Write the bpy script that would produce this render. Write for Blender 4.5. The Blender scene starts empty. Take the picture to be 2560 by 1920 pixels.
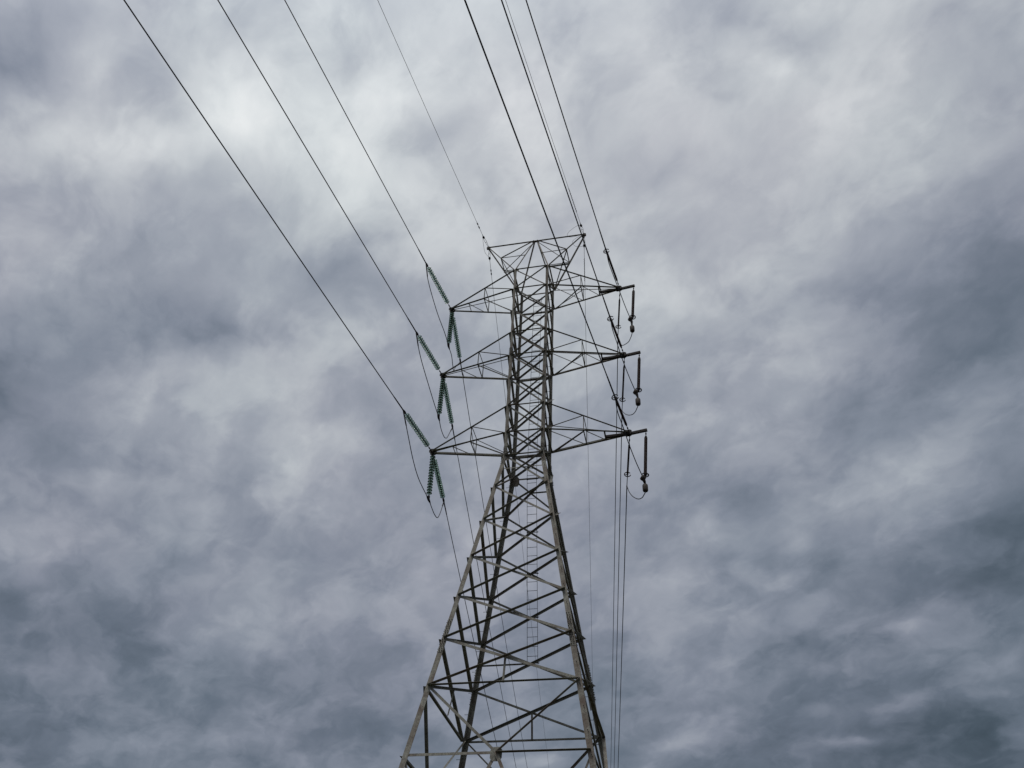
import bpy, bmesh, math, random
from mathutils import Vector, Matrix, Quaternion

random.seed(7)
scene = bpy.context.scene
COL = scene.collection

# ------------------------------------------------------------------ camera
cam_d = bpy.data.cameras.new("camera")
cam_d.sensor_width = 36.0
cam_d.lens = 2090.92 * 36.0 / 2560.0
cam_d.clip_start = 0.1
cam_d.clip_end = 6000.0
cam = bpy.data.objects.new("camera", cam_d)
COL.objects.link(cam)
yaw, pit, rol = math.radians(-14.0431), math.radians(42.5373), math.radians(3.3032)
fwd = Vector((math.sin(yaw) * math.cos(pit), math.cos(yaw) * math.cos(pit), math.sin(pit)))
rgt0 = Vector((math.cos(yaw), -math.sin(yaw), 0.0))
up0 = rgt0.cross(fwd)
rgt = math.cos(rol) * rgt0 + math.sin(rol) * up0
upv = -math.sin(rol) * rgt0 + math.cos(rol) * up0
cam.matrix_world = Matrix(((rgt.x, upv.x, -fwd.x, 6.7045), (rgt.y, upv.y, -fwd.y, -30.7196),
                           (rgt.z, upv.z, -fwd.z, 1.6), (0, 0, 0, 1)))
scene.camera = cam

# ------------------------------------------------------------------ light
SUN_EL, SUN_AZ = math.radians(74), math.radians(205)      # azimuth clockwise from +Y: high, a little behind the viewer
sun_vec = Vector((math.sin(SUN_AZ) * math.cos(SUN_EL), math.cos(SUN_AZ) * math.cos(SUN_EL), math.sin(SUN_EL)))
sun_d = bpy.data.lights.new("sun", 'SUN')
sun_d.energy = 1.5
sun_d.angle = math.radians(24)
sun_d.color = (1.0, 0.95, 0.87)
sun = bpy.data.objects.new("sun", sun_d)
sun.rotation_euler = (-sun_vec).to_track_quat('-Z', 'Y').to_euler()
sun.location = (0, 0, 60)
COL.objects.link(sun)

scene.view_settings.view_transform = 'Standard'
scene.view_settings.look = 'None'
scene.view_settings.exposure = 0.0
scene.view_settings.gamma = 1.0

# ------------------------------------------------------------------ overcast sky
# every row: a bank of cloud (or a thinner gap), some rows painted-in lens vignette: centre x, y in the deck plane,
# 2x2 stretch of its outline, and how much brighter or darker it is
CLOUDS_VIGNETTE = [
    (0.784, 2.395, 1.846, -0.347, 0.014, 0.885, -36),  # lens vignette painted into the sky, lower right corner of the view
    (-1.989, 2.153, 1.487, 1.025, -0.229, 1.014, -24),  # vignette darkening painted in, lower left corner
    (0.557, 1.099, 6.095, -1.241, -0.253, 2.367, -16),  # vignette darkening painted in along the right edge
    (-1.087, 0.827, 6.637, 4.708, -0.77, 3.482, -10),  # vignette darkening painted in along the left edge
    (0.421, 0.489, 12.646, -2.618, -1.734, 10.226, -16),  # vignette darkening painted in, upper right corner
    (-0.378, 0.496, 2.939, 1.95, -3.169, 5.879, 14),
    (0.12, 0.522, 4.622, 0.07, -1.537, 8.809, 6),
    (-0.678, 0.3, 14.425, 10.082, -3.178, 14.994, -54),  # vignette darkening painted in, upper left corner
    (-0.576, 0.283, 15.022, 9.355, -9.235, 44.159, -16),
    (-0.542, 0.356, 24.779, 13.795, -6.228, 30.087, -13),
    (-0.541, 0.419, 19.325, 18.544, -26.951, 37.973, -19),
    (-0.575, 0.343, 49.487, 29.189, -15.153, 72.739, 9),
    (-0.421, 0.389, 13.53, 6.038, -4.014, 19.879, 14),
    (-0.46, 0.442, 14.006, 6.391, -6.032, 29.877, 13),
    (-0.556, 0.454, 10.835, 5.677, -7.183, 34.958, 13),
    (-0.635, 0.403, 20.515, 12.444, -6.885, 32.872, 10),
    (-0.738, 0.409, 15.924, 10.867, -5.616, 26.358, 18),
    (-0.411, 0.502, 6.351, 6.696, -12.06, 11.179, 9),
    (-0.275, 0.452, 14.718, 4.622, -5.546, 28.583, 9),
    (-0.372, 0.563, 14.061, -4.912, 13.584, 24.515, 10),
    (-0.249, 0.508, 22.903, 6.454, -5.087, 26.72, -21),
    (-0.175, 0.407, 20.917, 5.167, -6.036, 31.411, -9),
    (-0.363, 0.63, 15.446, 5.15, -2.825, 14.829, -17),
    (-0.43, 0.671, 16.477, 6.05, -3.698, 19.232, -13),
    (-0.648, 0.735, 8.11, 2.448, 1.092, 20.277, -23),
    (-0.847, 0.694, 7.118, 3.293, 0.014, 12.89, -22),
    (-0.645, 0.559, 24.919, 13.564, -5.562, 26.906, -10),
    (-0.736, 0.525, 18.633, 11.584, -9.628, 45.556, -8),
    (-0.559, 0.683, 23.794, 10.597, -5.272, 26.525, 13),
    (-0.452, 0.721, 23.942, 8.829, -5.005, 26.147, 6),
    (-0.98, 0.766, 8.354, 5.618, -2.68, 12.324, -12),
    (-0.813, 0.524, 24.428, 16.517, -7.19, 33.524, 7),
    (-0.083, 0.389, 19.734, 3.498, -6.322, 33.279, -13),
    (-0.005, 0.45, 17.688, 1.94, -3.825, 20.818, 10),
    (-0.11, 0.48, 18.321, 3.393, -2.689, 14.465, 10),
    (0.14, 0.497, 19.921, 0.003, -5.37, 30.582, 11),
    (0.189, 0.469, 27.035, -11.871, 13.506, 41.176, -27),
    (0.121, 0.427, 52.101, 0.738, -12.236, 67.433, -12),
    (0.323, 0.463, 22.081, -9.916, 14.109, 60.932, -16),
    (0.266, 0.541, 16.953, -1.503, -3.778, 22.457, 8),
    (0.091, 0.522, 63.948, 2.277, -20.402, 116.285, -8),
    (-0.002, 0.585, 14.8, 1.459, -4.549, 26.001, -14),
    (0.151, 0.647, 13.878, -0.078, -3.526, 21.52, -9),
    (0.032, 0.704, 11.12, 0.78, -4.493, 27.175, -12),
    (0.082, 0.556, 37.35, 1.549, -9.603, 55.382, 8),
    (0.275, 0.798, 21.428, -1.649, -4.209, 28.772, -15),
    (0.44, 0.792, 10.779, -1.891, -1.589, 11.347, -20),
    (0.417, 0.933, 7.557, -1.115, -1.135, 8.852, -20),
    (0.367, 0.704, 20.983, -2.95, -5.609, 37.22, 5),
    (0.009, 0.798, 15.673, 1.26, -2.775, 17.324, 9),
    (0.178, 0.883, 26.285, -0.474, -5.541, 38.335, 9),
    (-0.002, 0.929, 24.248, 1.96, -3.195, 21.027, 8),
    (0.021, 0.855, 19.051, 1.35, -3.95, 25.388, -6),
    (-1.05, 0.916, 8.903, 5.816, -1.827, 8.407, -18),
    (-0.996, 1.02, 15.977, 9.414, -5.459, 25.842, 17),
    (-0.828, 0.861, 41.182, 22.659, -6.89, 33.246, 11),
    (-0.9, 0.93, 7.88, 4.472, -2.988, 14.305, -8),
    (-0.627, 0.996, 8.071, 3.268, -1.918, 10.098, 18),
    (-0.525, 0.998, 20.594, 7.241, -4.012, 21.907, 8),
    (-0.927, 1.245, 8.029, 3.204, 0.453, 20.519, -14),
    (-0.856, 1.207, 13.297, 6.259, -5.339, 27.325, 8),
    (-1.272, 1.204, 11.064, 7.37, -2.775, 12.584, 24),
    (-1.227, 1.122, 20.678, 13.889, -4.983, 22.589, 8),
    (-1.304, 1.331, 31.574, 20.258, -6.192, 28.413, 11),
    (-1.373, 1.307, 15.762, 10.706, -3.176, 14.264, -14),
    (-1.323, 1.465, 5.014, 3.073, -2.447, 11.433, -10),
    (-0.77, 1.411, 5.001, 1.96, -0.887, 4.942, 12),
    (-1.027, 1.525, 9.232, 4.41, -3.339, 17.375, 9),
    (-0.95, 1.659, 5.958, 2.52, -3.472, 19.299, -7),
    (-1.481, 1.882, 6.488, 3.741, -3.163, 15.347, -12),
    (-1.455, 2.009, 9.425, 5.112, -3.229, 16.283, 11),
    (-1.125, 2.029, 13.017, 5.577, -3.234, 18.648, 17),
    (-1.293, 2.082, 9.422, 4.484, -3.588, 19.593, -9),
    (-0.852, 2.021, 8.12, 2.744, -2.125, 13.946, -9),
    (0.29, 1.089, 6.641, -0.471, -1.661, 13.603, -12),
    (0.385, 1.187, 14.297, -1.603, -1.914, 17.638, 12),
    (0.298, 1.273, 7.725, -1.737, 6.569, 18.792, 17),
    (0.448, 1.15, 16.522, -2.402, -3.328, 30.838, 8),
    (0.107, 1.251, 11.652, 0.228, -2.418, 19.782, -10),
    (0.069, 1.345, 15.219, 0.544, -2.453, 20.706, 13),
    (0.108, 1.45, 41.99, 0.758, -3.62, 33.45, 17),
    (0.199, 1.395, 41.043, -0.861, -3.398, 32.29, 15),
    (-0.033, 1.48, 14.054, 1.07, -3.406, 29.042, 15),
    (0.193, 1.512, 19.493, -0.333, -2.51, 25.797, 7),
    (0.542, 1.386, 9.05, -1.534, -0.52, 6.296, -12),
    (0.423, 1.686, 32.897, -3.388, -2.598, 38.765, 23),
    (0.631, 1.813, 18.148, -6.22, 11.636, 13.775, 26),
    (0.261, 1.851, 20.828, -0.8, -1.562, 22.989, 17),
    (0.062, 1.81, 20.276, 0.67, -2.962, 33.861, 10),
    (0.426, 2.004, 6.683, -1.255, 6.878, 15.488, 20),
    (0.247, 2.028, 32.505, -1.014, -2.115, 37.298, 13),
    (-0.051, 2.163, 11.47, -0.624, 8.335, 16.64, 34),
    (0.354, 2.185, 11.811, -0.752, -0.993, 27.261, 24),
    (0.37, 2.179, 59.369, -4.08, -1.625, 45.695, 14),
    (0.172, 1.721, 8.935, -0.067, -1.851, 21.959, -12),
    (0.54, 2.143, 5.855, -0.73, -0.28, 11.87, -9),
    (0.017, 2.002, 8.554, 0.395, -1.742, 22.196, -10),
    (0.638, 1.96, 13.599, -2.27, -1.029, 34.866, 9),
    (-0.441, 2.247, 11.546, 2.143, -2.677, 25.839, 16),
]

def s2l(c):
    c /= 255.0
    return c / 12.92 if c <= 0.04045 else ((c + 0.055) / 1.055) ** 2.4
def rgb(r, g, b): return (s2l(r), s2l(g), s2l(b), 1.0)

world = bpy.data.worlds.new("World")
scene.world = world
world.use_nodes = True
nt = world.node_tree
for n in list(nt.nodes): nt.nodes.remove(n)
def N(t, **kw):
    n = nt.nodes.new(t)
    for k, v in kw.items(): setattr(n, k, v)
    return n
def lk(a, b): nt.links.new(a, b)
def M(op, a, b=None, c=None, clamp=False):
    n = N('ShaderNodeMath', operation=op); n.use_clamp = clamp
    for i, v in enumerate((a, b, c)):
        if v is None: continue
        if isinstance(v, (int, float)): n.inputs[i].default_value = v
        else: lk(v, n.inputs[i])
    return n.outputs[0]
def VM(op, a, b=None):
    n = N('ShaderNodeVectorMath', operation=op)
    for i, v in enumerate((a, b)):
        if v is None: continue
        if isinstance(v, (tuple, list)): n.inputs[i].default_value = v
        else: lk(v, n.inputs[i])
    return n.outputs['Value'] if op in ('DOT_PRODUCT', 'LENGTH') else n.outputs['Vector']
def noise(vec, scale, detail, rough, w=0.0, dist=0.0):
    n = N('ShaderNodeTexNoise', noise_dimensions='4D')
    n.inputs['Scale'].default_value = scale; n.inputs['Detail'].default_value = detail
    n.inputs['Roughness'].default_value = rough; n.inputs['W'].default_value = w
    n.inputs['Distortion'].default_value = dist
    lk(vec, n.inputs['Vector'])
    return n
tc = N('ShaderNodeTexCoord')
d = tc.outputs['Generated']
sep = N('ShaderNodeSeparateXYZ'); lk(d, sep.inputs[0])
zz = M('MAXIMUM', sep.outputs[2], 0.0)
den = M('ADD', zz, 0.10)
comb = N('ShaderNodeCombineXYZ')
lk(M('DIVIDE', sep.outputs[0], den), comb.inputs[0]); lk(M('DIVIDE', sep.outputs[1], den), comb.inputs[1])
p = comb.outputs[0]
# wind-torn outlines
w1 = noise(p, 7.0, 4.0, 0.5, 1.3)
warp = VM('MULTIPLY', VM('SUBTRACT', w1.outputs['Color'], (0.5, 0.5, 0.5)), (0.10, 0.10, 0.0))
pw = VM('ADD', p, warp)
total = None
for (cx, cy, a, b, c, e, amp) in CLOUDS_VIGNETTE:
    q = VM('SUBTRACT', pw, (cx, cy, 0.0))
    u = VM('DOT_PRODUCT', q, (a, b, 0.0)); v = VM('DOT_PRODUCT', q, (c, e, 0.0))
    r2 = M('MULTIPLY_ADD', u, u, M('MULTIPLY', v, v))
    g = M('POWER', 0.42, r2)
    total = M('MULTIPLY_ADD', g, float(amp), total if total is not None else 0.0)
base = N('ShaderNodeMapRange'); base.interpolation_type = 'SMOOTHSTEP'
lk(sep.outputs[2], base.inputs[0])
base.inputs[1].default_value = 0.24; base.inputs[2].default_value = 0.86
base.inputs[3].default_value = 135.0; base.inputs[4].default_value = 184.0
lum = M('ADD', total, base.outputs[0])
# puffy texture of the deck, coarse to fine
den2 = M('ADD', zz, 0.40)
comb2 = N('ShaderNodeCombineXYZ')
lk(M('DIVIDE', sep.outputs[0], den2), comb2.inputs[0]); lk(M('DIVIDE', sep.outputs[1], den2), comb2.inputs[1])
wsc = VM('SCALE', warp); wsc.node.inputs['Scale'].default_value = 0.6
pn = VM('ADD', comb2.outputs[0], wsc)
# the deck is combed by the wind along one diagonal
cmb = N('ShaderNodeCombineXYZ')
lk(VM('DOT_PRODUCT', pn, (0.62, -0.57, 0.0)), cmb.inputs[0]); lk(VM('DOT_PRODUCT', pn, (0.74, 0.82, 0.0)), cmb.inputs[1])
pn = cmb.outputs[0]
n1 = noise(pn, 5.5, 5.0, 0.55, 4.1)
n2 = noise(pn, 14.0, 6.0, 0.57, 8.7)
lum = M('MULTIPLY_ADD', M('SUBTRACT', n1.outputs[0], 0.5), 34.0, lum)
lum = M('MULTIPLY_ADD', M('SUBTRACT', n2.outputs[0], 0.5), 42.0, lum)
def edge(n, lo, hi, amp, lum):      # ragged puff edges
    r = N('ShaderNodeMapRange'); r.interpolation_type = 'SMOOTHSTEP'; lk(n, r.inputs[0])
    r.inputs[1].default_value = lo; r.inputs[2].default_value = hi; r.inputs[3].default_value = -amp / 2; r.inputs[4].default_value = amp / 2
    return M('ADD', r.outputs[0], lum)
lum = edge(n1.outputs[0], 0.43, 0.56, 11.0, lum)
n4 = noise(pn, 11.0, 6.0, 0.57, 3.3, 0.1)
lum = edge(n4.outputs[0], 0.44, 0.59, 12.0, lum)
n3 = noise(pn, 46.0, 4.0, 0.55, 2.2)
lum = M('MULTIPLY_ADD', M('SUBTRACT', n3.outputs[0], 0.5), 16.0, lum)
t = M('DIVIDE', M('SUBTRACT', lum, 60.0), 180.0, clamp=True)
ramp = N('ShaderNodeValToRGB')
stops = [((l - 60) / 180.0, c) for l, c in ((60, (48, 60, 69)), (90, (77, 89, 101)), (115, (104, 114, 128)), (140, (132, 139, 153)), (165, (158, 163, 174)), (190, (186, 190, 196)), (215, (211, 214, 217)), (240, (231, 232, 233)))]
els = ramp.color_ramp.elements
els[0].position = 0.0; els[0].color = rgb(*stops[0][1])
els[1].position = 1.0; els[1].color = rgb(*stops[-1][1])
for pos, c in stops[1:-1]:
    x = els.new(pos); x.color = rgb(*c)
lk(t, ramp.inputs[0])
# cloud cover is thinner and brighter round the hidden sun
sd = VM('DOT_PRODUCT', d, tuple(sun_vec))
glow = M('POWER', M('MAXIMUM', sd, 0.0), 9.0)
gain = M('MULTIPLY_ADD', glow, 1.4, 1.0)
# thicker cloud leans blue-grey, thinner veils lean faintly warm
tn = noise(pn, 4.0, 3.0, 0.5, 6.6)
tr = N('ShaderNodeValToRGB'); tr.color_ramp.elements[0].position = 0.36; tr.color_ramp.elements[1].position = 0.64
tr.color_ramp.elements[0].color = (0.975, 1.0, 0.995, 1); tr.color_ramp.elements[1].color = (1.012, 0.999, 1.004, 1)
lk(tn.outputs[0], tr.inputs[0])
cl = VM('SCALE', VM('MULTIPLY', ramp.outputs[0], tr.outputs[0]))
lk(gain, cl.node.inputs['Scale'])
bg_cloud = N('ShaderNodeBackground'); lk(cl, bg_cloud.inputs[0]); bg_cloud.inputs[1].default_value = 1.0
sky = N('ShaderNodeTexSky', sky_type='NISHITA')
sky.sun_disc = False; sky.sun_elevation = SUN_EL; sky.sun_rotation = SUN_AZ
bg_sky = N('ShaderNodeBackground'); lk(sky.outputs[0], bg_sky.inputs[0]); bg_sky.inputs[1].default_value = 0.06
mixs = N('ShaderNodeMixShader'); mixs.inputs[0].default_value = 0.97     # cloud cover
lk(bg_sky.outputs[0], mixs.inputs[1]); lk(bg_cloud.outputs[0], mixs.inputs[2])
wout = N('ShaderNodeOutputWorld'); lk(mixs.outputs[0], wout.inputs[0])
world.cycles.sampling_method = 'MANUAL'
world.cycles.sample_map_resolution = 256

# ------------------------------------------------------------------ materials
def mat(name, col, rough=0.6, metal=0.0, spec=0.5):
    m = bpy.data.materials.new(name); m.use_nodes = True
    b = m.node_tree.nodes['Principled BSDF']
    b.inputs['Base Color'].default_value = (*col, 1); b.inputs['Roughness'].default_value = rough
    b.inputs['Metallic'].default_value = metal; b.inputs['Specular IOR Level'].default_value = spec
    return m, m.node_tree, b
def steel(name, c_light, c_mid, c_rust, rust):
    m, t, b = mat(name, c_mid, 0.68, 0.0, 0.2)
    nn, ll = t.nodes.new, t.links.new
    tcn = nn('ShaderNodeTexCoord'); oi = nn('ShaderNodeObjectInfo')
    add = nn('ShaderNodeVectorMath'); add.operation = 'ADD'
    sc = nn('ShaderNodeVectorMath'); sc.operation = 'SCALE'; sc.inputs[3].default_value = 37.0
    cx = nn('ShaderNodeCombineXYZ'); ll(oi.outputs['Random'], cx.inputs[0]); ll(oi.outputs['Random'], cx.inputs[1])
    ll(cx.outputs[0], sc.inputs[0]); ll(tcn.outputs['Object'], add.inputs[0]); ll(sc.outputs[0], add.inputs[1])
    n1 = nn('ShaderNodeTexNoise'); n1.inputs['Scale'].default_value = 2.3; n1.inputs['Detail'].default_value = 6
    n2 = nn('ShaderNodeTexNoise'); n2.inputs['Scale'].default_value = 14.0; n2.inputs['Detail'].default_value = 5; n2.inputs['Roughness'].default_value = 0.65
    ll(add.outputs[0], n1.inputs['Vector']); ll(add.outputs[0], n2.inputs['Vector'])
    r1 = nn('ShaderNodeValToRGB'); r1.color_ramp.elements[0].position = 0.3; r1.color_ramp.elements[1].position = 0.7
    r1.color_ramp.elements[0].color = (*c_mid, 1); r1.color_ramp.elements[1].color = (*c_light, 1)
    ll(n2.outputs[0], r1.inputs[0])
    # patchy rust-brown weathering, stronger on some members than on others
    ms = nn('ShaderNodeMath'); ms.operation = 'MULTIPLY_ADD'; ll(oi.outputs['Random'], ms.inputs[0]); ms.inputs[1].default_value = 0.25; ll(n1.outputs[0], ms.inputs[2])
    r2 = nn('ShaderNodeMapRange'); ll(ms.outputs[0], r2.inputs[0]); r2.inputs[1].default_value = 0.52; r2.inputs[2].default_value = 0.92
    r2.inputs[3].default_value = 0.0; r2.inputs[4].default_value = rust
    mx = nn('ShaderNodeMix'); mx.data_type = 'RGBA'
    ll(r2.outputs[0], mx.inputs[0]); ll(r1.outputs[0], mx.inputs[6]); mx.inputs[7].default_value = (*c_rust, 1)
    # every member came off the galvaniser a little lighter or darker
    hv = nn('ShaderNodeHueSaturation'); vr = nn('ShaderNodeMapRange'); ll(oi.outputs['Random'], vr.inputs[0]); vr.inputs[3].default_value = 0.72; vr.inputs[4].default_value = 1.18
    ll(vr.outputs[0], hv.inputs['Value']); ll(mx.outputs[2], hv.inputs['Color']); ll(hv.outputs[0], b.inputs['Base Color'])
    rr = nn('ShaderNodeMapRange'); ll(n2.outputs[0], rr.inputs[0]); rr.inputs[3].default_value = 0.55; rr.inputs[4].default_value = 0.85
    ll(rr.outputs[0], b.inputs['Roughness'])
    bp = nn('ShaderNodeBump'); bp.inputs['Strength'].default_value = 0.08; bp.inputs['Distance'].default_value = 0.01
    ll(n2.outputs[0], bp.inputs['Height']); ll(bp.outputs[0], b.inputs['Normal'])
    return m
STEEL = steel('galvanised_steel', (0.37, 0.36, 0.305), (0.14, 0.134, 0.115), (0.10, 0.062, 0.046), 0.9)
DARKSTEEL = steel('weathered_fitting', (0.038, 0.035, 0.033), (0.024, 0.022, 0.021), (0.035, 0.019, 0.015), 0.7)
CABLE, _, _ = mat('stranded_cable', (0.032, 0.030, 0.035), 0.6, 0.2)
def wave_bump(m, t, b, scale):
    w = t.nodes.new('ShaderNodeTexNoise'); w.inputs['Scale'].default_value = scale
    r = t.nodes.new('ShaderNodeValToRGB'); c = b.inputs['Base Color'].default_value
    r.color_ramp.elements[0].color = (c[0] * .75, c[1] * .75, c[2] * .75, 1); r.color_ramp.elements[1].color = (c[0] * 1.3, c[1] * 1.3, c[2] * 1.3, 1)
    tcn = t.nodes.new('ShaderNodeTexCoord'); t.links.new(tcn.outputs['Object'], w.inputs['Vector'])
    t.links.new(w.outputs[0], r.inputs[0]); t.links.new(r.outputs[0], b.inputs['Base Color'])
wave_bump(CABLE, CABLE.node_tree, CABLE.node_tree.nodes['Principled BSDF'], 6.0)
EARTHM, _t, _b = mat('earth_cable', (0.05, 0.048, 0.05), 0.55, 0.3); wave_bump(EARTHM, _t, _b, 8.0)
POLY, _t, _b = mat('silicone_rubber', (0.048, 0.017, 0.012), 0.55); wave_bump(POLY, _t, _b, 1.6)
WEIGHT, _t, _b = mat('cast_weight', (0.050, 0.034, 0.026), 0.7); wave_bump(WEIGHT, _t, _b, 20.0)
GLASS = bpy.data.materials.new('green_glass'); GLASS.use_nodes = True     # thin toughened-glass shells
_t = GLASS.node_tree
for _n in list(_t.nodes): _t.nodes.remove(_n)
_tr = _t.nodes.new('ShaderNodeBsdfTransparent'); _tr.inputs[0].default_value = (0.80, 0.93, 0.87, 1)
_df = _t.nodes.new('ShaderNodeBsdfDiffuse'); _gl = _t.nodes.new('ShaderNodeBsdfGlossy'); _gl.inputs['Roughness'].default_value = 0.18
_nz = _t.nodes.new('ShaderNodeTexNoise'); _nz.inputs['Scale'].default_value = 9.0
_rp = _t.nodes.new('ShaderNodeValToRGB'); _rp.color_ramp.elements[0].color = (0.22, 0.37, 0.29, 1); _rp.color_ramp.elements[1].color = (0.42, 0.53, 0.47, 1)
_t.links.new(_nz.outputs[0], _rp.inputs[0]); _t.links.new(_rp.outputs[0], _df.inputs[0])
_m1 = _t.nodes.new('ShaderNodeMixShader'); _m1.inputs[0].default_value = 0.36
_t.links.new(_tr.outputs[0], _m1.inputs[1]); _t.links.new(_df.outputs[0], _m1.inputs[2])
_fr = _t.nodes.new('ShaderNodeFresnel'); _fr.inputs[0].default_value = 1.5
_m2 = _t.nodes.new('ShaderNodeMixShader'); _t.links.new(_fr.outputs[0], _m2.inputs[0])
_t.links.new(_m1.outputs[0], _m2.inputs[1]); _t.links.new(_gl.outputs[0], _m2.inputs[2])
_o = _t.nodes.new('ShaderNodeOutputMaterial'); _t.links.new(_m2.outputs[0], _o.inputs[0])
CAPM, _t, _b = mat('cap_iron', (0.022, 0.026, 0.022), 0.6, 0.2); wave_bump(CAPM, _t, _b, 12.0)
CONC, _t, _b = mat('concrete', (0.33, 0.32, 0.29), 0.9); wave_bump(CONC, _t, _b, 5.0)
GRASS, _t, _b = mat('grass_ground', (0.055, 0.06, 0.03), 0.95, 0, 0.1)
n1_ = _t.nodes.new('ShaderNodeTexNoise'); n1_.inputs['Scale'].default_value = 0.35; n1_.inputs['Detail'].default_value = 10
r_ = _t.nodes.new('ShaderNodeValToRGB')
r_.color_ramp.elements[0].position = .35; r_.color_ramp.elements[0].color = (0.016, 0.022, 0.010, 1)
r_.color_ramp.elements[1].position = .7; r_.color_ramp.elements[1].color = (0.040, 0.038, 0.022, 1)
tc_ = _t.nodes.new('ShaderNodeTexCoord'); _t.links.new(tc_.outputs['Object'], n1_.inputs['Vector'])
_t.links.new(n1_.outputs[0], r_.inputs[0]); _t.links.new(r_.outputs[0], _b.inputs['Base Color'])

# ------------------------------------------------------------------ helpers
def V(*a): return Vector(a if len(a) > 1 else a[0])
def link(name, me, material, parent=None, loc=None, rot=None):
    o = bpy.data.objects.new(name, me); COL.objects.link(o)
    if material is not None and not me.materials: me.materials.append(material)
    if parent is not None: o.parent = parent
    if loc is not None: o.location = loc
    if rot is not None: o.rotation_mode = 'QUATERNION'; o.rotation_quaternion = rot
    return o
def tag(o, label=None, cat=None, group=None, kind=None):
    if label: o['label'] = label
    if cat: o['category'] = cat
    if group: o['group'] = group
    if kind: o['kind'] = kind
    return o
def empty(name, loc, rot=None):
    o = bpy.data.objects.new(name, None); COL.objects.link(o); o.location = loc; o.empty_display_size = 0.3
    if rot is not None: o.rotation_mode = 'QUATERNION'; o.rotation_quaternion = rot
    return o
class MB:
    """collects faces for one mesh"""
    def __init__(s, off=(0, 0, 0)): s.v = []; s.f = []; s.sm = []; s.off = Vector(off)
    def prism(s, A, B, smooth=False):
        n = len(A); k = len(s.v)
        s.v += [tuple(Vector(q) - s.off) for q in A] + [tuple(Vector(q) - s.off) for q in B]
        for i in range(n):
            s.f.append((k + i, k + (i + 1) % n, k + n + (i + 1) % n, k + n + i)); s.sm.append(smooth)
        s.f.append(tuple(k + n - 1 - i for i in range(n))); s.sm.append(False)
        s.f.append(tuple(k + n + i for i in range(n))); s.sm.append(False)
    def angle(s, p0, p1, nrm, size, perp=None, th=0.010, off=0.0, out=1, low=True):
        """an L section: one flange lies in the face with normal nrm, the other stands on its low or high edge"""
        p0, p1, nrm = V(p0), V(p1), V(nrm)
        d = (p1 - p0).normalized(); nrm = (nrm - d * nrm.dot(d)).normalized()
        w = nrm.cross(d)
        if abs(w.z) > 1e-4:
            if (w.z > 0) == low: w = -w
        elif not low: w = -w
        perp = perp or size; h = size / 2
        e = h; o0 = off; o1 = off + th * (1 if off >= 0 else -1)
        lo, hi = min(o0, o1), max(o0, o1)
        if out > 0: prof = [(-e, lo), (e, lo), (e, lo + perp), (e - th, lo + perp), (e - th, hi), (-e, hi)]
        else: prof = [(-e, hi), (e, hi), (e, hi - perp), (e - th, hi - perp), (e - th, lo), (-e, lo)]
        f = lambda P: [P + w * a + nrm * b for a, b in prof]
        s.prism(f(p0), f(p1)); return s
    def bar(s, p0, p1, a, b, side=None):
        p0, p1 = V(p0), V(p1); d = (p1 - p0).normalized()
        side = V(side) if side is not None else (Vector((0, 0, 1)) if abs(d.z) < .9 else Vector((1, 0, 0)))
        u = (side - d * side.dot(d)).normalized(); w = d.cross(u)
        f = lambda P: [P + u * (a / 2 * i) + w * (b / 2 * j) for i, j in ((-1, -1), (1, -1), (1, 1), (-1, 1))]
        s.prism(f(p0), f(p1)); return s
    def tube(s, pts, r, n=8, close=True):
        pts = [V(q) for q in pts]; k = len(s.v); m = len(pts)
        rr = r if isinstance(r, (list, tuple)) else [r] * m
        ref = None
        for i, q in enumerate(pts):
            d = (pts[min(i + 1, m - 1)] - pts[max(i - 1, 0)]).normalized()
            if ref is None: ref = Vector((0, 0, 1)) if abs(d.z) < .9 else Vector((1, 0, 0))
            u = (ref - d * ref.dot(d)).normalized(); w = d.cross(u); ref = u
            for j in range(n):
                a = 2 * math.pi * j / n
                s.v.append(tuple(q + (u * math.cos(a) + w * math.sin(a)) * rr[i] - s.off))
        for i in range(m - 1):
            for j in range(n):
                s.f.append((k + i * n + j, k + i * n + (j + 1) % n, k + (i + 1) * n + (j + 1) % n, k + (i + 1) * n + j)); s.sm.append(True)
        if close:
            s.f.append(tuple(k + n - 1 - j for j in range(n))); s.sm.append(False)
            s.f.append(tuple(k + (m - 1) * n + j for j in range(n))); s.sm.append(False)
        return s
    def lathe(s, prof, c=(0, 0, 0), axis=(0, 0, 1), n=16):
        c = V(c); q = Vector((0, 0, 1)).rotation_difference(V(axis).normalized()); k = len(s.v); m = len(prof)
        for r, z in prof:
            for j in range(n):
                a = 2 * math.pi * j / n
                s.v.append(tuple(c + q @ Vector((r * math.cos(a), r * math.sin(a), z)) - s.off))
        for i in range(m - 1):
            for j in range(n):
                s.f.append((k + i * n + j, k + i * n + (j + 1) % n, k + (i + 1) * n + (j + 1) % n, k + (i + 1) * n + j)); s.sm.append(True)
        s.f.append(tuple(k + n - 1 - j for j in range(n))); s.sm.append(False)
        s.f.append(tuple(k + (m - 1) * n + j for j in range(n))); s.sm.append(False)
        return s
    def plate(s, c, u, v, nrm, th):
        """flat plate: centre c, half-vectors u and v, thickness th along nrm"""
        c, u, v, nrm = V(c), V(u), V(v), V(nrm).normalized()
        f = lambda o: [c + nrm * o + u * i + v * j for i, j in ((-1, -.55), (-.55, -1), (.55, -1), (1, -.55), (1, .55), (.55, 1), (-.55, 1), (-1, .55))]
        s.prism(f(-th / 2), f(th / 2)); return s
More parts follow.
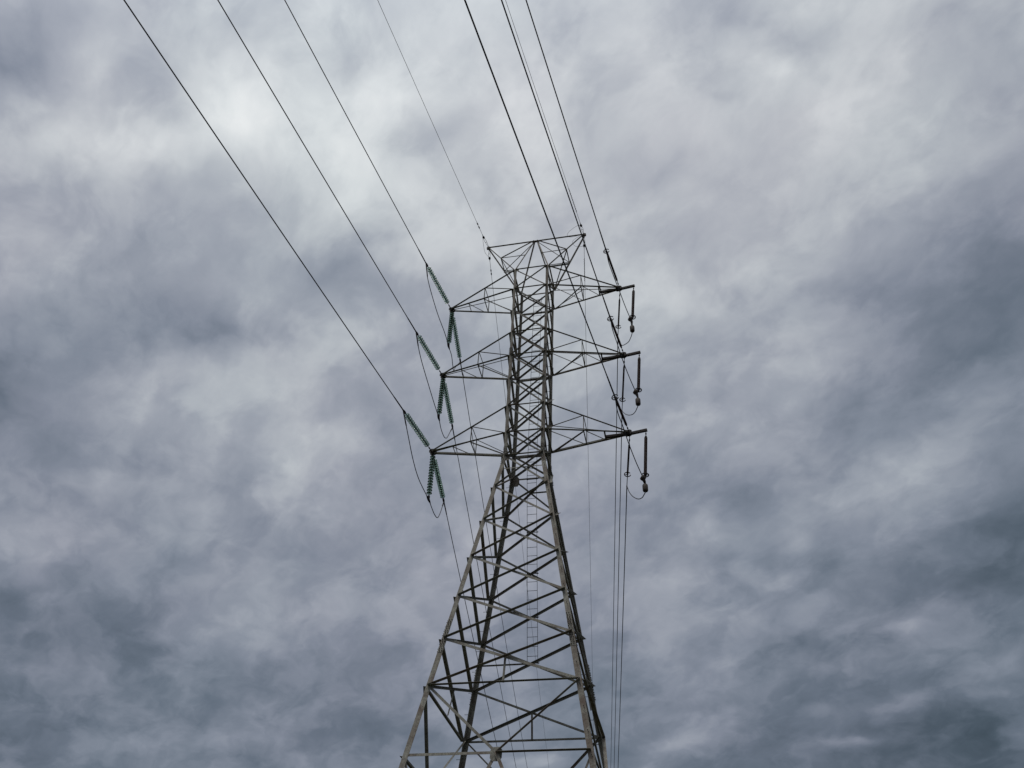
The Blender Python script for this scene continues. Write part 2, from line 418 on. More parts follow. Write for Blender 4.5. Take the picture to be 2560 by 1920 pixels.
    def mesh(s, name):
        me = bpy.data.meshes.new(name); me.from_pydata(s.v, [], s.f)
        me.polygons.foreach_set('use_smooth', s.sm)
        bm = bmesh.new(); bm.from_mesh(me); bmesh.ops.recalc_face_normals(bm, faces=bm.faces); bm.to_mesh(me); bm.free()
        me.update(); return me
    def build(s, name, material, parent=None, loc=None): return link(name, s.mesh(name), material, parent, loc)

# ------------------------------------------------------------------ ground
g = MB()
ring = [(1800 * math.cos(a * math.pi / 48), 1800 * math.sin(a * math.pi / 48)) for a in range(96)]
g.prism([(x, y, -0.5) for x, y in ring], [(x, y, 0.0) for x, y in ring])
tag(g.build('ground', GRASS), kind='structure')

# ------------------------------------------------------------------ lattice tower
LEV = [38.61, 36.981, 35.238, 33.517, 31.811, 30.119, 28.35, 26.682, 25.306, 23.361, 21.436, 19.494, 17.573, 15.673, 13.75, 11.225, 0.35]
WB, WT, SL = 0.95, 0.975, 0.1596
def half(z):
    if z >= LEV[8]: return WB + (WT - WB) * (z - LEV[8]) / (LEV[0] - LEV[8])
    return WB + SL * (LEV[8] - z)
tower = tag(empty('transmission_tower', (0, 0, 0)), 'tall grey lattice steel tower with three pairs of cross arms', 'pylon')

FACES = [V(0, -1, 0), V(1, 0, 0), V(0, 1, 0), V(-1, 0, 0)]
def right(n): return V(-n.y, n.x, 0)
def corner(n, side, z, inset=0.07):
    w = half(z); return n * w + right(n) * (side * (w - inset)) + V(0, 0, z)
def fnormal(n, z):
    return (n + V(0, 0, SL)).normalized() if z < LEV[8] - .01 else n.copy()
def on_face(n, t, z): return n * half(z) + right(n) * t + V(0, 0, z)

# legs with bolted splices and step bolts
def leg_profile(sx, sy, z, fl, th):
    w = half(z); P = lambda a, b: V(sx * (w - a), sy * (w - b), z)
    return [P(0, 0), P(fl, 0), P(fl, th), P(th, th), P(th, fl), P(0, fl)]
REST = MB()
for sx in (-1, 1):
    for sy in (-1, 1):
        m = MB()
        for z0, z1, fl, th in ((LEV[16] - .1, LEV[13], .20, .018), (LEV[13], LEV[8], .185, .016), (LEV[8], LEV[4] + .1, .165, .015), (LEV[4] + .1, LEV[0] + .05, .135, .013)):
            m.prism(leg_profile(sx, sy, z0, fl, th), leg_profile(sx, sy, z1, fl, th))
        leg = m.build('leg', STEEL, tower)
        # splice plates
        for zc, hh, fl in ((LEV[13] + .12, .72, .185), (LEV[8] + .02, .55, .17), (LEV[4] + .28, .30, .135), (5.2, .7, .19)):
            sp = MB()
            for ax in (0, 1):
                for part in (0, 1):
                    za, zb = (zc - hh, zc) if part == 0 else (zc, zc + hh)
                    if zc - .1 < LEV[8] < zc + .1: za, zb = ((LEV[8] - hh, LEV[8]) if part == 0 else (LEV[8], LEV[8] + hh))
                    def quad(z):
                        w = half(z) + .0012; t = .009
                        if ax == 0: return [V(sx * (w - .012), sy * w, z), V(sx * (w - fl + .004), sy * w, z), V(sx * (w - fl + .004), sy * (w + t), z), V(sx * (w - .012), sy * (w + t), z)]
                        return [V(sx * w, sy * (w - .012), z), V(sx * w, sy * (w - fl + .004), z), V(sx * (w + t), sy * (w - fl + .004), z), V(sx * (w + t), sy * (w - .012), z)]
                    sp.prism(quad(za), quad(zb))
            spo = sp.build('splice_plate', STEEL, leg)
            near = sy < 0 and abs(zc - LEV[13] - .12) < .01; bo = REST; zz_ = zc - hh + .06; i = 0
            while zz_ < zc + hh - .03:
                for ax in (0, 1):
                    for q in ((.26, .74) if i % 2 else (.40, .88)):
                        w = half(zz_) + .008; a = w - fl * q
                        if near: bo = MB()
                        if ax == 0: bo.lathe([(.017, 0), (.017, .030), (.008, .032), (.008, .045)], (sx * a, sy * w, zz_), (0, sy, 0), 6)
                        else: bo.lathe([(.017, 0), (.017, .030), (.008, .032), (.008, .045)], (sx * w, sy * a, zz_), (sx, 0, 0), 6)
                        if near: bo.build('bolt', DARKSTEEL, leg)
                zz_ += .095; i += 1
        if (sx, sy) in ((-1, 1), (1, -1)):
            k = 0; z = 3.0
            while z < 37.5:
                w = half(z); ax = k % 2
                b = MB()
                c = V(sx * (w - .07), sy * w, z) if ax else V(sx * w, sy * (w - .07), z)
                a = V(0, sy, 0) if ax else V(sx, 0, 0)
                b.lathe([(.016, -.02), (.016, .0), (.009, .001), (.009, .17), (.017, .171), (.017, .183)], c, a, 6)
                b.build('step_bolt', DARKSTEEL, leg)
                z += .42; k += 1

tag(REST.build('bolts', DARKSTEEL, tower), kind='stuff')

# bracing
def brace(name, p0, p1, n, z, size, outer, parent=tower, th=.009, perp=None):
    nr = fnormal(n, z); m = MB()
    if outer: m.angle(p0, p1, nr, size * .62, perp or size * 1.28, th, off=.004, out=1, low=True)
    else: m.angle(p0, p1, nr, size, perp or size * .8, th, off=-.022, out=-1, low=False)
    return m.build(name, STEEL, parent)
def xcentre(n, zl, zu):
    wl, wu = half(zl), half(zu); t = wl / (wl + wu); z = zl + (zu - zl) * t
    return on_face(n, 0, z), z
for n in FACES:
    for i in range(14):
        zu, zl = LEV[i], LEV[i + 1]; cage = i < 8
        nm = 'cage_diagonal' if cage else 'diagonal_brace'
        sz = (.070 if i == 0 else .090) if cage else .092 + .004 * (i - 8)
        zm = (zu + zl) / 2
        brace(nm, corner(n, -1, zl), corner(n, 1, zu), n, zm, sz, True)
        brace(nm, corner(n, -1, zu), corner(n, 1, zl), n, zm, sz, False)
    # rails round the body
    back = n.y > .5
    for i in (0, 1, 3, 4, 6, 7, 8, 14):
        sz = .07 if i < 9 else .10
        if back: sz = {1: .10, 4: .12, 7: .13, 0: .06, 3: .045, 6: .06, 8: .06}.get(i, sz)
        z = LEV[i] + (-.03 if i < 9 else 0)
        m = MB(); m.angle(corner(n, -1, z), corner(n, 1, z), fnormal(n, z - .1 if i == 8 else z), sz * (1 if back and i < 9 else .6), sz * (.7 if back and i < 9 else 1.15), .009, off=.016, out=1, low=True)
        m.build('horizontal_rail', STEEL, tower)
    # strut from the lowest cross down to the rail
    c, z = xcentre(n, LEV[14], LEV[13])
    m = MB(); m.angle(c - V(0, 0, .03), on_face(n, 0, LEV[14]), fnormal(n, z), .07, .05, .008, off=-.034, out=-1, low=True); m.build('hanger_strut', STEEL, tower)
    # K panel and legs of the tower below it
    mid = on_face(n, 0, LEV[15]); zm = (LEV[14] + LEV[15]) / 2
    brace('k_brace', mid, corner(n, 1, LEV[14]), n, zm, .095, True)
    brace('k_brace', corner(n, -1, LEV[14]), mid, n, zm, .095, False)
    nr = fnormal(n, 10)
    m = MB(); m.angle(corner(n, -1, LEV[15]), mid, nr, .095, .075, .009, off=-.022, out=-1, low=False); m.build('horizontal_rail', STEEL, tower)
    m = MB(); m.angle(mid, corner(n, 1, LEV[15]), nr, .065, .13, .009, off=.006, out=1, low=True); m.build('horizontal_rail', STEEL, tower)
    m = MB(); m.plate(mid + nr * -.006 - V(0, 0, .06), right(n) * .20, V(0, 0, .24) - n * .24 * SL, nr, .010); m.build('gusset_plate', STEEL, tower)
    for sd in (-1, 1):
        foot = corner(n, sd, .9)
        m = MB(); m.angle(mid, foot, nr, .11, .085, .010, off=.018 if sd > 0 else -.034, out=1 if sd > 0 else -1, low=sd > 0); m.build('hip_brace', STEEL, tower)
        q1 = mid.lerp(foot, .36); q2 = mid.lerp(foot, .68)
        zl = corner(n, sd, LEV[15] - 4.6)
        m = MB(); m.angle(corner(n, sd, LEV[15] - .1), q1, nr, .07, .055, .008, off=-.046, out=-1, low=False); m.build('hip_strut', STEEL, tower)
        m = MB(); m.angle(zl, q1, nr, .07, .055, .008, off=-.056, out=-1, low=False); m.build('hip_strut', STEEL, tower)
        m = MB(); m.angle(zl, q2, nr, .07, .055, .008, off=-.066, out=-1, low=False); m.build('hip_strut', STEEL, tower)
    # node plates at the arm roots
    if abs(n.x) > .5 or not back:
        for i in (0, 1, 3, 4, 6, 7):
            for sd in (-1, 1):
                m = MB(); m.plate(corner(n, sd, LEV[i], .155) - n * .030, right(n) * .10, V(0, 0, .115), n, .008); m.build('gusset_plate', STEEL, tower)
    # gussets where the legs bend
    for sd in (-1, 1):
        z = LEV[8] - .16
        k = .26 if back else .16
        m = MB(); m.plate(corner(n, sd, z, .20) - fnormal(n, z) * .027, right(n) * (k * .75), V(0, 0, k) - n * (k * SL), fnormal(n, z), .010); m.build('gusset_plate', STEEL, tower)
# redundant half rails beside the ladder and below the bend
fr, bk = FACES[0], FACES[2]
c, z = xcentre(fr, LEV[9], LEV[8])
for sd in (-1, 1):
    m = MB(); m.angle(c, corner(fr, sd, z), fnormal(fr, z), .05, .04, .008, off=-.036, out=-1, low=False); m.build('redundant_rail', STEEL, tower)
c, z = xcentre(bk, LEV[9], LEV[8])
m = MB(); m.angle(c, corner(bk, -1, z), fnormal(bk, z), .06, .045, .008, off=-.036, out=-1, low=False); m.build('redundant_rail', STEEL, tower)
c, z = xcentre(bk, LEV[13], LEV[12])
m = MB(); m.angle(c, corner(bk, 1, z), fnormal(bk, z), .06, .045, .008, off=-.036, out=-1, low=False); m.build('redundant_rail', STEEL, tower)

# ladder up the inside of the far face
lad_u = 0.04
def lad_p(z, sx): return V(lad_u + sx * .225, half(z) - .11, z)
zl0 = xcentre(bk, LEV[13], LEV[12])[1] + .02
m = MB()
for sx in (-1, 1):
    for za, zb in ((zl0, LEV[8]), (LEV[8], LEV[0] - .55)): m.bar(lad_p(za, sx), lad_p(zb, sx), .034, .014, (0, 1, 0))
ladder = m.build('ladder', DARKSTEEL, tower)
z = zl0 + .25
while z < LEV[0] - .6:
    m = MB(); m.tube([lad_p(z, -1), lad_p(z, 1)], .0115, 6); m.build('rung', DARKSTEEL, ladder); z += .40
for zb in [LEV[1] - .12, LEV[4] - .12, LEV[7] - .12, LEV[8] - .12, LEV[0] - .62] + [xcentre(bk, LEV[i + 1], LEV[i])[1] for i in (9, 10, 11, 12)]:
    m = MB()
    for sx in (-1, 1):
        a = lad_p(zb, sx); b = V(a.x, half(zb) + .0, zb + .03)
        m.bar(a - V(0, 0, .06), b, .05, .012, (0, 0, 1)); m.bar(a + V(0, 0, .05), b, .04, .012, (0, 0, 1))
    m.bar(lad_p(zb, -1) + V(-.05, .10, .03), lad_p(zb, 1) + V(.05, .10, .03), .03, .02)
    m.build('ladder_bracket', DARKSTEEL, ladder)

# concrete footings
for sx in (-1, 1):
    for sy in (-1, 1):
        m = MB(); w = half(.3) - .05
        m.lathe([(.55, -.3), (.55, .30), (.50, .36)], (sx * w, sy * w, 0), (0, 0, 1), 24); m.build('footing', CONC, tower)

# cross arms
UL, UR = 4.745, 4.755
def cross_arm(s, lt, lb, size):
    """s = -1 left, 1 right; lt, lb: levels of the upper and lower roots"""
    U = UL if s < 0 else UR
    zt, zb = LEV[lt], LEV[lb]; wt, wb = half(zt), half(zb)
    tip = V(s * U, 0, zb)
    root = {'TF': V(s * wt, -wt + .05, zt), 'TB': V(s * wt, wt - .05, zt), 'BF': V(s * wb, -wb + .05, zb), 'BB': V(s * wb, wb - .05, zb)}
    sp = {'TF': V(0, -.06, .05), 'TB': V(0, .06, .05), 'BF': V(0, -.07, 0), 'BB': V(0, .07, -.01)}
    P = lambda k, t: (tip + sp[k]).lerp(root[k], t)
    m = MB()
    fn = V(0, -1, 0)
    m.angle(P('TF', 0), P('TF', 1), fn, .058, .100, .009, off=.0, out=1, low=True)
    m.angle(P('TB', 0), P('TB', 1), -fn, .026, .030, .007, off=.0, out=-1, low=False)
    m.angle(P('BF', 0), P('BF', 1), fn, .060, .100, .009, off=.0, out=1, low=True)
    m.angle(P('BB', 0), P('BB', 1), fn, size, size * .62, .010, off=.0, out=1, low=True)
    arm = m.build('cross_arm', STEEL, tower)
    def strut(a, b, nr=(0, -1, 0), size=.045, low=True, off=.012):
        mm = MB(); mm.angle(a, b, nr, size * .9, size * 1.2, .007, off=off, out=1, low=low); mm.build('web_strut', STEEL, arm)
    strut(P('TF', .53), P('BF', .53), fn, .040)
    strut(P('TB', .53), P('BB', .53), fn, .040)
    strut(P('TF', .53), P('BF', 1.0), fn, .050, off=.02)
    strut(P('TB', .53), P('BB', .98), fn, .042)
    strut(P('TF', .53), P('TB', .53), (0, 0, 1), .04)
    dn = V(0, 0, -1)
    strut(P('BF', .53), P('BB', .53), dn, .060)
    strut(P('BF', .53), P('BB', .97), dn, .065 if s < 0 else .045, off=.022)
    if s > 0: strut(P('BF', .97), P('BB', .53), dn, .042, off=.034)
    strut(P('BF', .28), P('BB', .28), dn, .045 if s < 0 else .085)
    strut(P('BF', .28), P('BB', .49), dn, .042, off=.022) if s < 0 else strut(P('BF', .50), P('BB', .28), dn, .045, off=.022)
    # tip: two hanger plates and a cross pin
    t = MB()
    t.plate(tip + V(s * .02, -.085, .0), (s * .17, 0, .01), (0, 0, .13), (0, 1, 0), .016)
    t.plate(tip + V(s * .02, .085, .0), (s * .17, 0, .01), (0, 0, .13), (0, 1, 0), .016)
    t.bar(tip + V(s * .02, -.11, -.03), tip + V(s * .02, .11, -.03), .10, .10)
    t.tube([tip + V(s * .06, -.20, -.05), tip + V(s * .06, .20, -.05)], .03, 8)
    t.build('tip_plate', DARKSTEEL, arm)
    if s > 0:      # box beam that carries the hanging post beyond the tip
        o = MB(); a = (P('BF', .28) + P('BB', .28)) / 2 - V(0, 0, .10)
        b = V(5.66, 0, zb + .075)
        o.bar(a, V(s * (U + .05), 0, zb - .055), .13, .11, (0, 0, 1)); o.bar(V(s * (U + .05), 0, zb - .055), b, .125, .11, (0, 0, 1))
        o.build('outrigger_beam', DARKSTEEL, arm)
    return tip
TIPS = {}
for i, (lt, lb) in enumerate(((0, 1), (3, 4), (6, 7))):
    for s in (-1, 1): TIPS[(s, i)] = cross_arm(s, lt, lb, (.12, .14, .165)[i])

# earth wire bridge on the tower top
ZP, UH = 42.25, 2.923
apex = V(0, 0, ZP)
zt = LEV[0]; wt = half(zt)
bridge = MB()
bridge.angle(V(-UH, 0, ZP), V(UH, 0, ZP), (0, -1, 0), .058, .095, .009, off=0, out=1, low=True)
for sx in (-1, 1):
    for sy in (-1, 1):
        bridge.angle(apex + V(sx * .06, sy * .05, -.03), V(sx * (wt - .04), sy * (wt - .04), zt), (sx, 0, .3), .064, .072, .008, off=0, out=1, low=True)
        bridge.angle(V(sx * UH, sy * .05, ZP - .04), V(sx * (wt + .01), sy * (wt - .03), zt + .03), (0, sy, 0), .062, .092, .009, off=0, out=1, low=True)
bridge.plate(apex, (.26, 0, 0), (0, .0, .09), (0, 1, 0), .03)
bridge = bridge.build('earth_wire_bridge', STEEL, tower)
for sx in (-1, 1):
    mids = {sy: V(sx * UH, sy * .05, ZP - .04).lerp(V(sx * (wt + .01), sy * (wt - .03), zt + .03), .50) for sy in (-1, 1)}
    def bs(a, b, size, nr=(0, -1, 0), off=.014): mm = MB(); mm.angle(a, b, nr, size * .9, size * 1.3, .007, off=off, out=1, low=True); mm.build('bridge_strut', STEEL, bridge)
    for sy in (-1, 1):
        bs(mids[sy], apex + V(sx * .12, sy * .06, -.04), .062 if sy < 0 else .045)
        half_leg = (apex + V(sx * .06, sy * .05, -.03)).lerp(V(sx * (wt - .04), sy * (wt - .04), zt), .50)
        bs(mids[sy], half_leg, .036)
    bs(mids[-1], mids[1], .065, (0, 0, -1))
    bs(mids[-1], V(sx * (wt + .02), wt - .06, zt + .06), .05, (0, 0, -1))
    bs(mids[1], V(sx * (wt + .02), -wt + .06, zt + .03), .065, (0, 0, -1), off=.025)
    tp = MB(); tp.plate(V(sx * (UH + .02), 0, ZP - .03), (.11, 0, 0), (0, 0, .11), (0, 1, 0), .09); tp.tube([V(sx * UH, -.14, ZP - .04), V(sx * UH, .14, ZP - .04)], .028, 8)
    tp.build('tip_plate', DARKSTEEL, bridge)

# ------------------------------------------------------------------ insulators
def zrot(d): return Vector((0, 0, 1)).rotation_difference(V(d).normalized())
g_ = MB(); g_.lathe([(.030, .052), (.055, .050), (.100, .062), (.130, .084), (.134, .092), (.128, .097), (.112, .090), (.108, .098), (.098, .096), (.092, .084), (.074, .082), (.070, .094), (.060, .092), (.052, .078), (.030, .074)], n=24)
DISC_ME = g_.mesh('glass_disc'); DISC_ME.materials.append(GLASS)
c_ = MB(); c_.lathe([(.012, -.01), (.030, .0), (.047, .012), (.050, .050), (.036, .056), (.024, .075), (.014, .082), (.014, .165)], n=12)
CAP_ME = c_.mesh('cap'); CAP_ME.materials.append(CAPM)
def glass_string(A, B, label, lead, trail, hang=False):
    A, B = V(A), V(B); L = (B - A).length; d = (B - A).normalized()
    root = tag(empty('glass_insulator_string', A, zrot(d)), label, 'insulator', 'green glass insulator strings')
    n = max(10, round((L - lead - trail) / .163)); sp = (L - lead - trail) / n
    for i in range(n):
        cp = link('glass_disc', DISC_ME, None, root, (0, 0, lead + i * sp))
        k = link('cap', CAP_ME, None, cp)
    e = MB(); e.tube([V(0, 0, .0), V(0, 0, lead * .45)], .016, 6); e.lathe([(.0, lead * .35), (.035, lead * .4), (.035, lead * .6), (.014, lead * .66), (.014, lead)], n=8)
    e.plate((0, 0, lead * .12), (.03, 0, 0), (0, 0, lead * .14), (0, 1, 0), .05); e.build('end_fitting', DARKSTEEL, root)
    e = MB(); z0 = L - trail; e.tube([V(0, 0, z0), V(0, 0, L)], .016, 6); e.plate((0, 0, L - trail * .3), (.05, 0, 0), (0, 0, trail * .34 + .03), (0, 1, 0), .045)
    e.build('end_fitting', DARKSTEEL, root)
    return root
def polymer(A, B, r, lead, trail, label, ring=True, group='dark rod insulators'):
    A, B = V(A), V(B); L = (B - A).length; d = (B - A).normalized()
    root = tag(empty('rod_insulator', A, zrot(d)), label, 'insulator', group)
    m = MB(); prof = [(r * .55, lead)]; z = lead + .01; k = 0
    while z < L - trail - .03:
        rr = r if k % 2 == 0 else r * .90
        prof += [(r * .62, z), (rr, z + .010), (rr, z + .020), (r * .62, z + .027)]; z += .034; k += 1
    prof.append((r * .55, L - trail)); m.lathe(prof, n=14); m.build('shed_rod', POLY, root)
    e = MB(); e.tube([V(0, 0, 0), V(0, 0, lead)], .017, 6); e.lathe([(.02, lead * .3), (.034, lead * .35), (.034, lead * .52), (.018, lead * .58)], n=8)
    e.lathe([(.03, lead - .09), (r * .7, lead - .07), (r * .7, lead + .06), (r * .4, lead + .065)], n=10); e.build('end_fitting', DARKSTEEL, root)
    e = MB(); e.tube([V(0, 0, L - trail), V(0, 0, L)], .020, 6); e.lathe([(r * .4, L - trail - .08), (r * .7, L - trail - .07), (r * .7, L - trail + .05), (.02, L - trail + .06)], n=10); e.build('end_fitting', DARKSTEEL, root)
    if ring:
        e = MB(); R = .15; zc = L - trail - .03
        e.tube([V(R * math.cos(a), R * math.sin(a), zc) for a in [math.radians(25 + 310 * i / 28) for i in range(29)]], .024, 8)
        e.bar(V(-R, 0, zc), V(r * .4, 0, zc), .02, .03); e.build('corona_ring', DARKSTEEL, root)
    return root

# ------------------------------------------------------------------ lines: (drift, slope, clamp point), measured at each dead end
WIRES = {
 'FL2': (-0.1115, 0.0508, (-5.137, -3.531, 26.397)), 'FL1': (-0.1126, 0.0506, (-5.149, -3.599, 31.511)), 'FL0': (-0.1134, 0.048, (-5.174, -3.794, 36.641)),
 'FR2': (-0.1127, 0.0693, (4.441, -2.773, 26.664)), 'FR1': (-0.1112, 0.0657, (4.435, -2.867, 31.713)), 'FR0': (-0.112, 0.0618, (4.42, -2.984, 36.808)),
 'FE0': (-0.103, 0.0613, (-3.022, -0.963, 42.076)), 'FE1': (-0.1084, 0.0634, (2.85, -0.674, 42.266)),
 'BL2': (-0.1254, 0.0698, (-5.221, 3.805, 26.404)), 'BL1': (-0.1287, 0.0629, (-5.24, 3.859, 31.471)), 'BL0': (-0.1284, 0.0654, (-5.244, 3.895, 36.651)),
 'BE0': (-0.1292, 0.0686, (-2.995, 0.559, 41.957)),
 'BR2': (-0.1272, 0.0481, (4.319, 3.421, 26.126)), 'BR1': (-0.1267, 0.0466, (4.287, 3.688, 31.257)), 'BR0': (-0.1272, 0.0479, (4.332, 3.316, 36.499)),
 'BE1': (-0.1282, 0.0597, (2.842, 0.63, 42.001)),
}
def wire_pt(k, t):
    dx, b, c = WIRES[k]; sg = -1 if k[0] == 'F' else 1
    return V(c) + V(dx * t, sg * t, -b * t + .00035 * t * t)
LVL = ['upper', 'middle', 'lower']
def line(k, r, material, label, cat, group, name, sleeve=None, sr=.03):
    o = wire_pt(k, 0)
    T = 95.0 if k[0] == 'F' else 175.0
    ts = [i * .5 for i in range(int(T * 2))]
    m = MB(o); m.tube([wire_pt(k, t) for t in ts], r, 8)
    root = tag(m.build(name, material, None, o), label, cat, group)
    if sleeve:
        e = MB(o); e.tube([wire_pt(k, t) for t in (-.05, 0.05, .1, sleeve * .5, sleeve - .06, sleeve)], [r, sr * 1.25, sr, sr, sr * .9, r * 1.05], 10); e.build('dead_end_sleeve', DARKSTEEL, root)
    return root
for i in range(3):
    line('FL%d' % i, .0225, CABLE, 'dark line cable running from the %s left arm overhead to the top edge' % LVL[i], 'cable', 'line cables', 'power_line', 1.06, .031)
    line('FR%d' % i, .0265, CABLE, 'thick dark line cable running from the %s right arm overhead to the top edge' % LVL[i], 'cable', 'line cables', 'power_line', 1.4, .034)
    line('BL%d' % i, .0205, CABLE, 'thin line cable leading away from the %s left arm behind the tower legs' % LVL[i], 'cable', 'line cables', 'power_line', 1.1, .031)
    line('BR%d' % i, .0235, CABLE, 'line cable leading away from the %s right arm straight down the open sky' % LVL[i], 'cable', 'line cables', 'power_line', .9, .028)
e00 = line('FE0', .0115, EARTHM, 'very thin earth wire rising from the left end of the tower top', 'cable', 'earth wires', 'earth_wire')
e01 = line('FE1', .0105, EARTHM, 'very thin earth wire rising from the right end of the tower top', 'cable', 'earth wires', 'earth_wire')
e10 = line('BE0', .0115, EARTHM, 'hair thin earth wire falling from the left end of the tower top behind the arms', 'cable', 'earth wires', 'earth_wire')
e11 = line('BE1', .0115, EARTHM, 'hair thin earth wire falling from the right end of the tower top behind the arms', 'cable', 'earth wires', 'earth_wire')
# fittings on the earth wires
for k, root, side in (('FE0', e00, -1), ('BE0', e10, -1), ('FE1', e01, 1), ('BE1', e11, 1)):
    o = wire_pt(k, 0); dd = (wire_pt(k, 1) - o).normalized(); tipp = V(side * UH, 0, ZP - .04)
    m = MB(o); m.lathe([(.01, -.09), (.055, -.07), (.075, -.01), (.06, .06), (.02, .12), (.012, .30)], o, dd, 10); m.build('wedge_clamp', DARKSTEEL, root)
    m = MB(o); off = V(.035, 0, 0); a = o - dd * .06; st = tipp + V(0, .10 if k[0] == 'B' else -.10, 0)
    m.tube([a + off, a.lerp(st, .3) + off * 1.6, st + off * .5], .011, 6); m.tube([a - off, a.lerp(st, .3) - off * 1.6, st - off * .5], .011, 6)
    m.tube([a.lerp(st, .45) - off * 1.5, a.lerp(st, .45) + off * 1.5], .011, 6); m.build('shackle_link', DARKSTEEL, root)
    if side < 0:
        for t in ((.81, 1.08) if k[0] == 'F' else (.91, 1.16)):
            m = MB(o); c = wire_pt(k, t); m.lathe([(.012, -.11), (.035, -.05), (.035, .05), (.012, .11)], c, dd, 8); m.build('damper_bead', DARKSTEEL, root)
    else:
        t0, t1 = (1.04, 2.82) if k[0] == 'F' else (.94, 2.63)
        pts = []; nT = 13
        for i in range(nT * 10 + 1):
            t = t0 + (t1 - t0) * i / (nT * 10); a = 2 * math.pi * i / 10
            pts.append(wire_pt(k, t) + V(math.cos(a), 0, math.sin(a)) * .024)
        m = MB(o); m.tube(pts, .013, 6); m.build('spiral_damper', DARKSTEEL, root)
# earth jumpers
def spline(pts, n=8):
    pts = [V(q) for q in pts]; out = []
    P = [pts[0] * 2 - pts[1]] + pts + [pts[-1] * 2 - pts[-2]]
    for i in range(1, len(P) - 2):
        a, b, c, d_ = P[i - 1:i + 3]
        for j in range(n):
            t = j / n
            out.append(.5 * ((2 * b) + (c - a) * t + (2 * a - 5 * b + 4 * c - d_) * t * t + (3 * b - a - 3 * c + d_) * t ** 3))
    out.append(pts[-1]); return out
def loose(name, pts, r, material, label, cat, group=None, n=8):
    o = V(pts[0]); m = MB(o); m.tube(spline(pts, n), r, 8)
    return tag(m.build(name, material, None, o), label, cat, group)
f0, b0, f1, b1 = (wire_pt(k, 0) for k in ('FE0', 'BE0', 'FE1', 'BE1'))
loose('earth_jumper', [f0 + V(-.06, .05, -.02), V(-3.10, -.62, 41.86), V(-3.10, -.15, 41.68), b0 + V(-.02, -.14, -.05), b0], .009, EARTHM, 'thin looped jumper wire hanging under the left end of the tower top', 'cable', 'earth jumpers')
loose('earth_jumper', [f1, f1 + V(-.25, -.03, -.02), V(2.10, -.55, 42.0), V(1.98, -.35, 41.86), V(2.25, -.12, 42.02), V(2.75, -.02, 42.25)], .008, EARTHM, 'thin curled jumper loop standing off the right end of the tower top', 'cable', 'earth jumpers')
loose('earth_jumper', [V(2.70, .0, 42.2), V(2.38, .12, 42.13), V(2.20, .22, 41.98), V(2.32, .35, 41.74), V(2.62, .50, 41.79), b1], .008, EARTHM, 'thin curled jumper loop below the right end of the tower top', 'cable', 'earth jumpers')

# ------------------------------------------------------------------ left circuit: glass strings and jumpers
HANGZ = [34.03, 28.88, 23.87]; HANGU = [-4.69, -4.71, -4.67]
JA = [[(-5.19, -3.26, 36.11), (-5.14, -2.58, 35.69), (-4.99, -1.56, 35.04), (-4.77, -.6, 34.42)],
      [(-5.13, -3.08, 30.99), (-5.09, -2.46, 30.57), (-4.97, -1.58, 29.98), (-4.84, -.76, 29.41)],
      [(-5.10, -3.04, 25.92), (-5.09, -2.53, 25.57), (-5.06, -1.69, 24.98), (-4.95, -.9, 24.43)]]
JB = [[(-4.81, 1.0, 34.30), (-5.03, 2.04, 34.52), (-5.20, 2.79, 34.84), (-5.29, 3.27, 35.63)],
      [(-4.94, 1.19, 29.15), (-5.07, 2.14, 29.42), (-5.07, 2.54, 29.62), (-5.09, 2.83, 29.99), (-5.18, 3.32, 30.65)],
      [(-4.77, .9, 23.98), (-4.86, 1.58, 24.12), (-4.88, 2.13, 24.28), (-4.96, 2.68, 24.91)]]
for i in range(3):
    tip = TIPS[(-1, i)]
    cf, cb = wire_pt('FL%d' % i, -.02), wire_pt('BL%d' % i, -.02)
    glass_string(tip + V(-.06, -.20, -.05), cf, 'green glass insulator string stretched from the %s left arm tip up toward the viewer' % LVL[i], .42, .30)
    glass_string(tip + V(-.06, .20, -.05), cb, 'green glass insulator string stretched from the %s left arm tip away behind the hanging one' % LVL[i], .30, .34)
    hb = V(HANGU[i], 0, HANGZ[i])
    glass_string(tip + V(.0, 0, -.06), hb + V(0, 0, .06), 'pale green glass insulator string hanging straight down below the %s left arm tip' % LVL[i], .16, .22, True)
    pts = [cf + V(0, .0, -.06)] + JA[i] + [tuple(hb)] + JB[i] + [cb + V(0, 0, -.05)]
    j = loose('jumper_cable', pts, .021, CABLE, 'slack jumper cable looping under the %s left arm tip between glass strings' % LVL[i], 'cable', 'jumper cables')
    o = V(pts[0])
    for sgn, base, nxt in ((-1, pts[0], JA[i][0]), (1, pts[-1], JB[i][-1])):
        dd = (V(nxt) - V(base)).normalized(); m = MB(o); m.tube([V(base), V(base) + dd * .62, V(base) + dd * .70], [.034, .031, .018], 8); m.build('jumper_sleeve', DARKSTEEL, j)
    m = MB(o); dd = (V(JB[i][0]) - V(JA[i][-1])).normalized(); m.tube([hb - dd * .26, hb - dd * .14, hb, hb + dd * .14, hb + dd * .26], [.02, .045, .06, .045, .02], 10); m.build('suspension_clamp', DARKSTEEL, j)

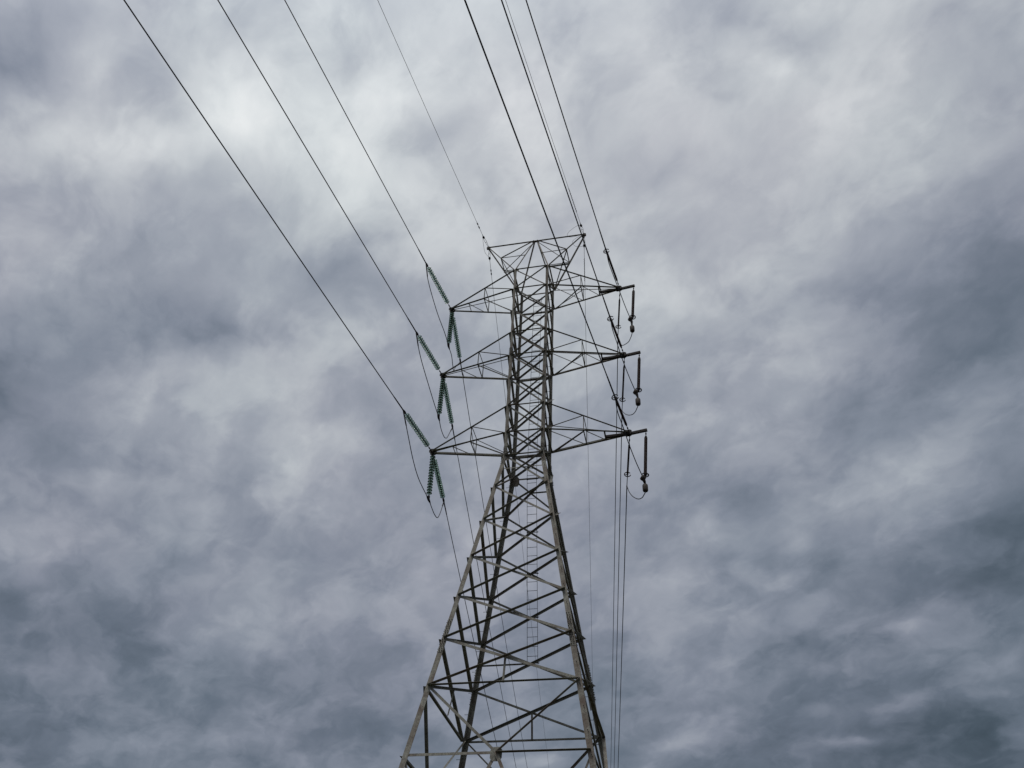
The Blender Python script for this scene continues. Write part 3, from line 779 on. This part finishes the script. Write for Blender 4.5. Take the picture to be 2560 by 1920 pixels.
# ------------------------------------------------------------------ right circuit: rod insulators, jumpers, weights
RT = [36.57, 31.41, 26.29]; RB = [34.52, 29.29, 24.15]
JRA = [[(4.50, -2.45, 36.32), (4.70, -1.75, 35.82), (4.90, -1.14, 35.36), (5.08, -.54, 34.92)],
       [(4.50, -2.50, 31.22), (4.66, -1.85, 30.74), (4.84, -1.17, 30.19), (5.06, -.49, 29.68)],
       [(4.51, -2.28, 26.08), (4.66, -1.80, 25.66), (4.83, -1.22, 25.13), (5.06, -.57, 24.54)]]
BALL = [(5.29, 0, 34.42), (5.27, 0, 29.20), (5.30, 0, 24.02)]
BARREL = [(5.34, 0, 33.86, 33.43), (5.34, 0, 28.75, 28.33), (5.36, 0, 23.66, 23.26)]
JRB = [[(5.29, .11, 33.36), (5.21, .35, 33.38), (5.06, .81, 33.56), (4.84, 1.32, 33.91), (4.66, 1.74, 34.28), (4.52, 2.13, 34.81), (4.43, 2.63, 35.56)],
       [(5.26, .12, 28.26), (5.16, .44, 28.34), (5.0, .95, 28.62), (4.78, 1.64, 29.17), (4.57, 2.4, 29.89), (4.42, 3.07, 30.58)],
       [(5.28, .08, 23.18), (5.18, .26, 23.16), (5.02, .55, 23.3), (4.86, .89, 23.59), (4.67, 1.47, 24.14), (4.48, 2.32, 25.0)]]
for i in range(3):
    tip = TIPS[(1, i)]
    cf, cb = wire_pt('FR%d' % i, -.02), wire_pt('BR%d' % i, -.02)
    polymer(tip + V(.06, -.20, -.05), cf, .060, .50, .10, 'dark rod insulator slanting from the %s right arm tip up toward the viewer' % LVL[i])
    polymer(tip + V(.06, .20, -.05), cb, .050, .55, .75, 'slender dark rod insulator leading away from below the %s right arm tip' % LVL[i])
    polymer((5.60, 0, RT[i] + .42), (5.40, 0, RB[i] - .06), .078, .40, .06, 'thick dark rod insulator hanging from the beam beyond the %s right arm tip' % LVL[i])
    ball = V(BALL[i]); bx, _, bt, bb = BARREL[i]
    pts = [cf + V(.03, .0, -.10)] + JRA[i] + [tuple(ball), (5.35, .02, ball.z - .35), (bx, 0, bt), (bx - .01, 0, bb + .02)] + JRB[i] + [cb]
    pts = [q for q in pts]
    loose('jumper_cable', pts, .021, CABLE, 'jumper cable passing under the %s right arm tip through a round weight' % LVL[i], 'cable', 'jumper cables')
    wt_ = tag(empty('jumper_weight', ball), 'pair of rusty weights on the jumper below the %s thick hanging rod insulator' % LVL[i], 'weight', 'jumper weights')
    m = MB(ball); m.lathe([(.03, -.11), (.11, -.10), (.135, -.05), (.135, .05), (.10, .10), (.03, .11)], ball, (.75, .25, -.55), 16); m.build('clamp_disc', WEIGHT, wt_)
    m = MB(ball); m.tube([ball + V(.02, 0, -.08), ball + V(.05, 0, -.22), V(bx, 0, bt + .14), V(bx, 0, bt + .02)], [.075, .065, .045, .06], 10); m.build('neck', DARKSTEEL, wt_)
    m = MB(ball); m.lathe([(.05, 0), (.105, -.015), (.122, -.05), (.124, -.2), (.122, bb - bt + .08), (.105, bb - bt + .04), (.04, bb - bt + .03)], (bx, 0, bt), (0, 0, 1), 18); m.build('barrel', WEIGHT, wt_)
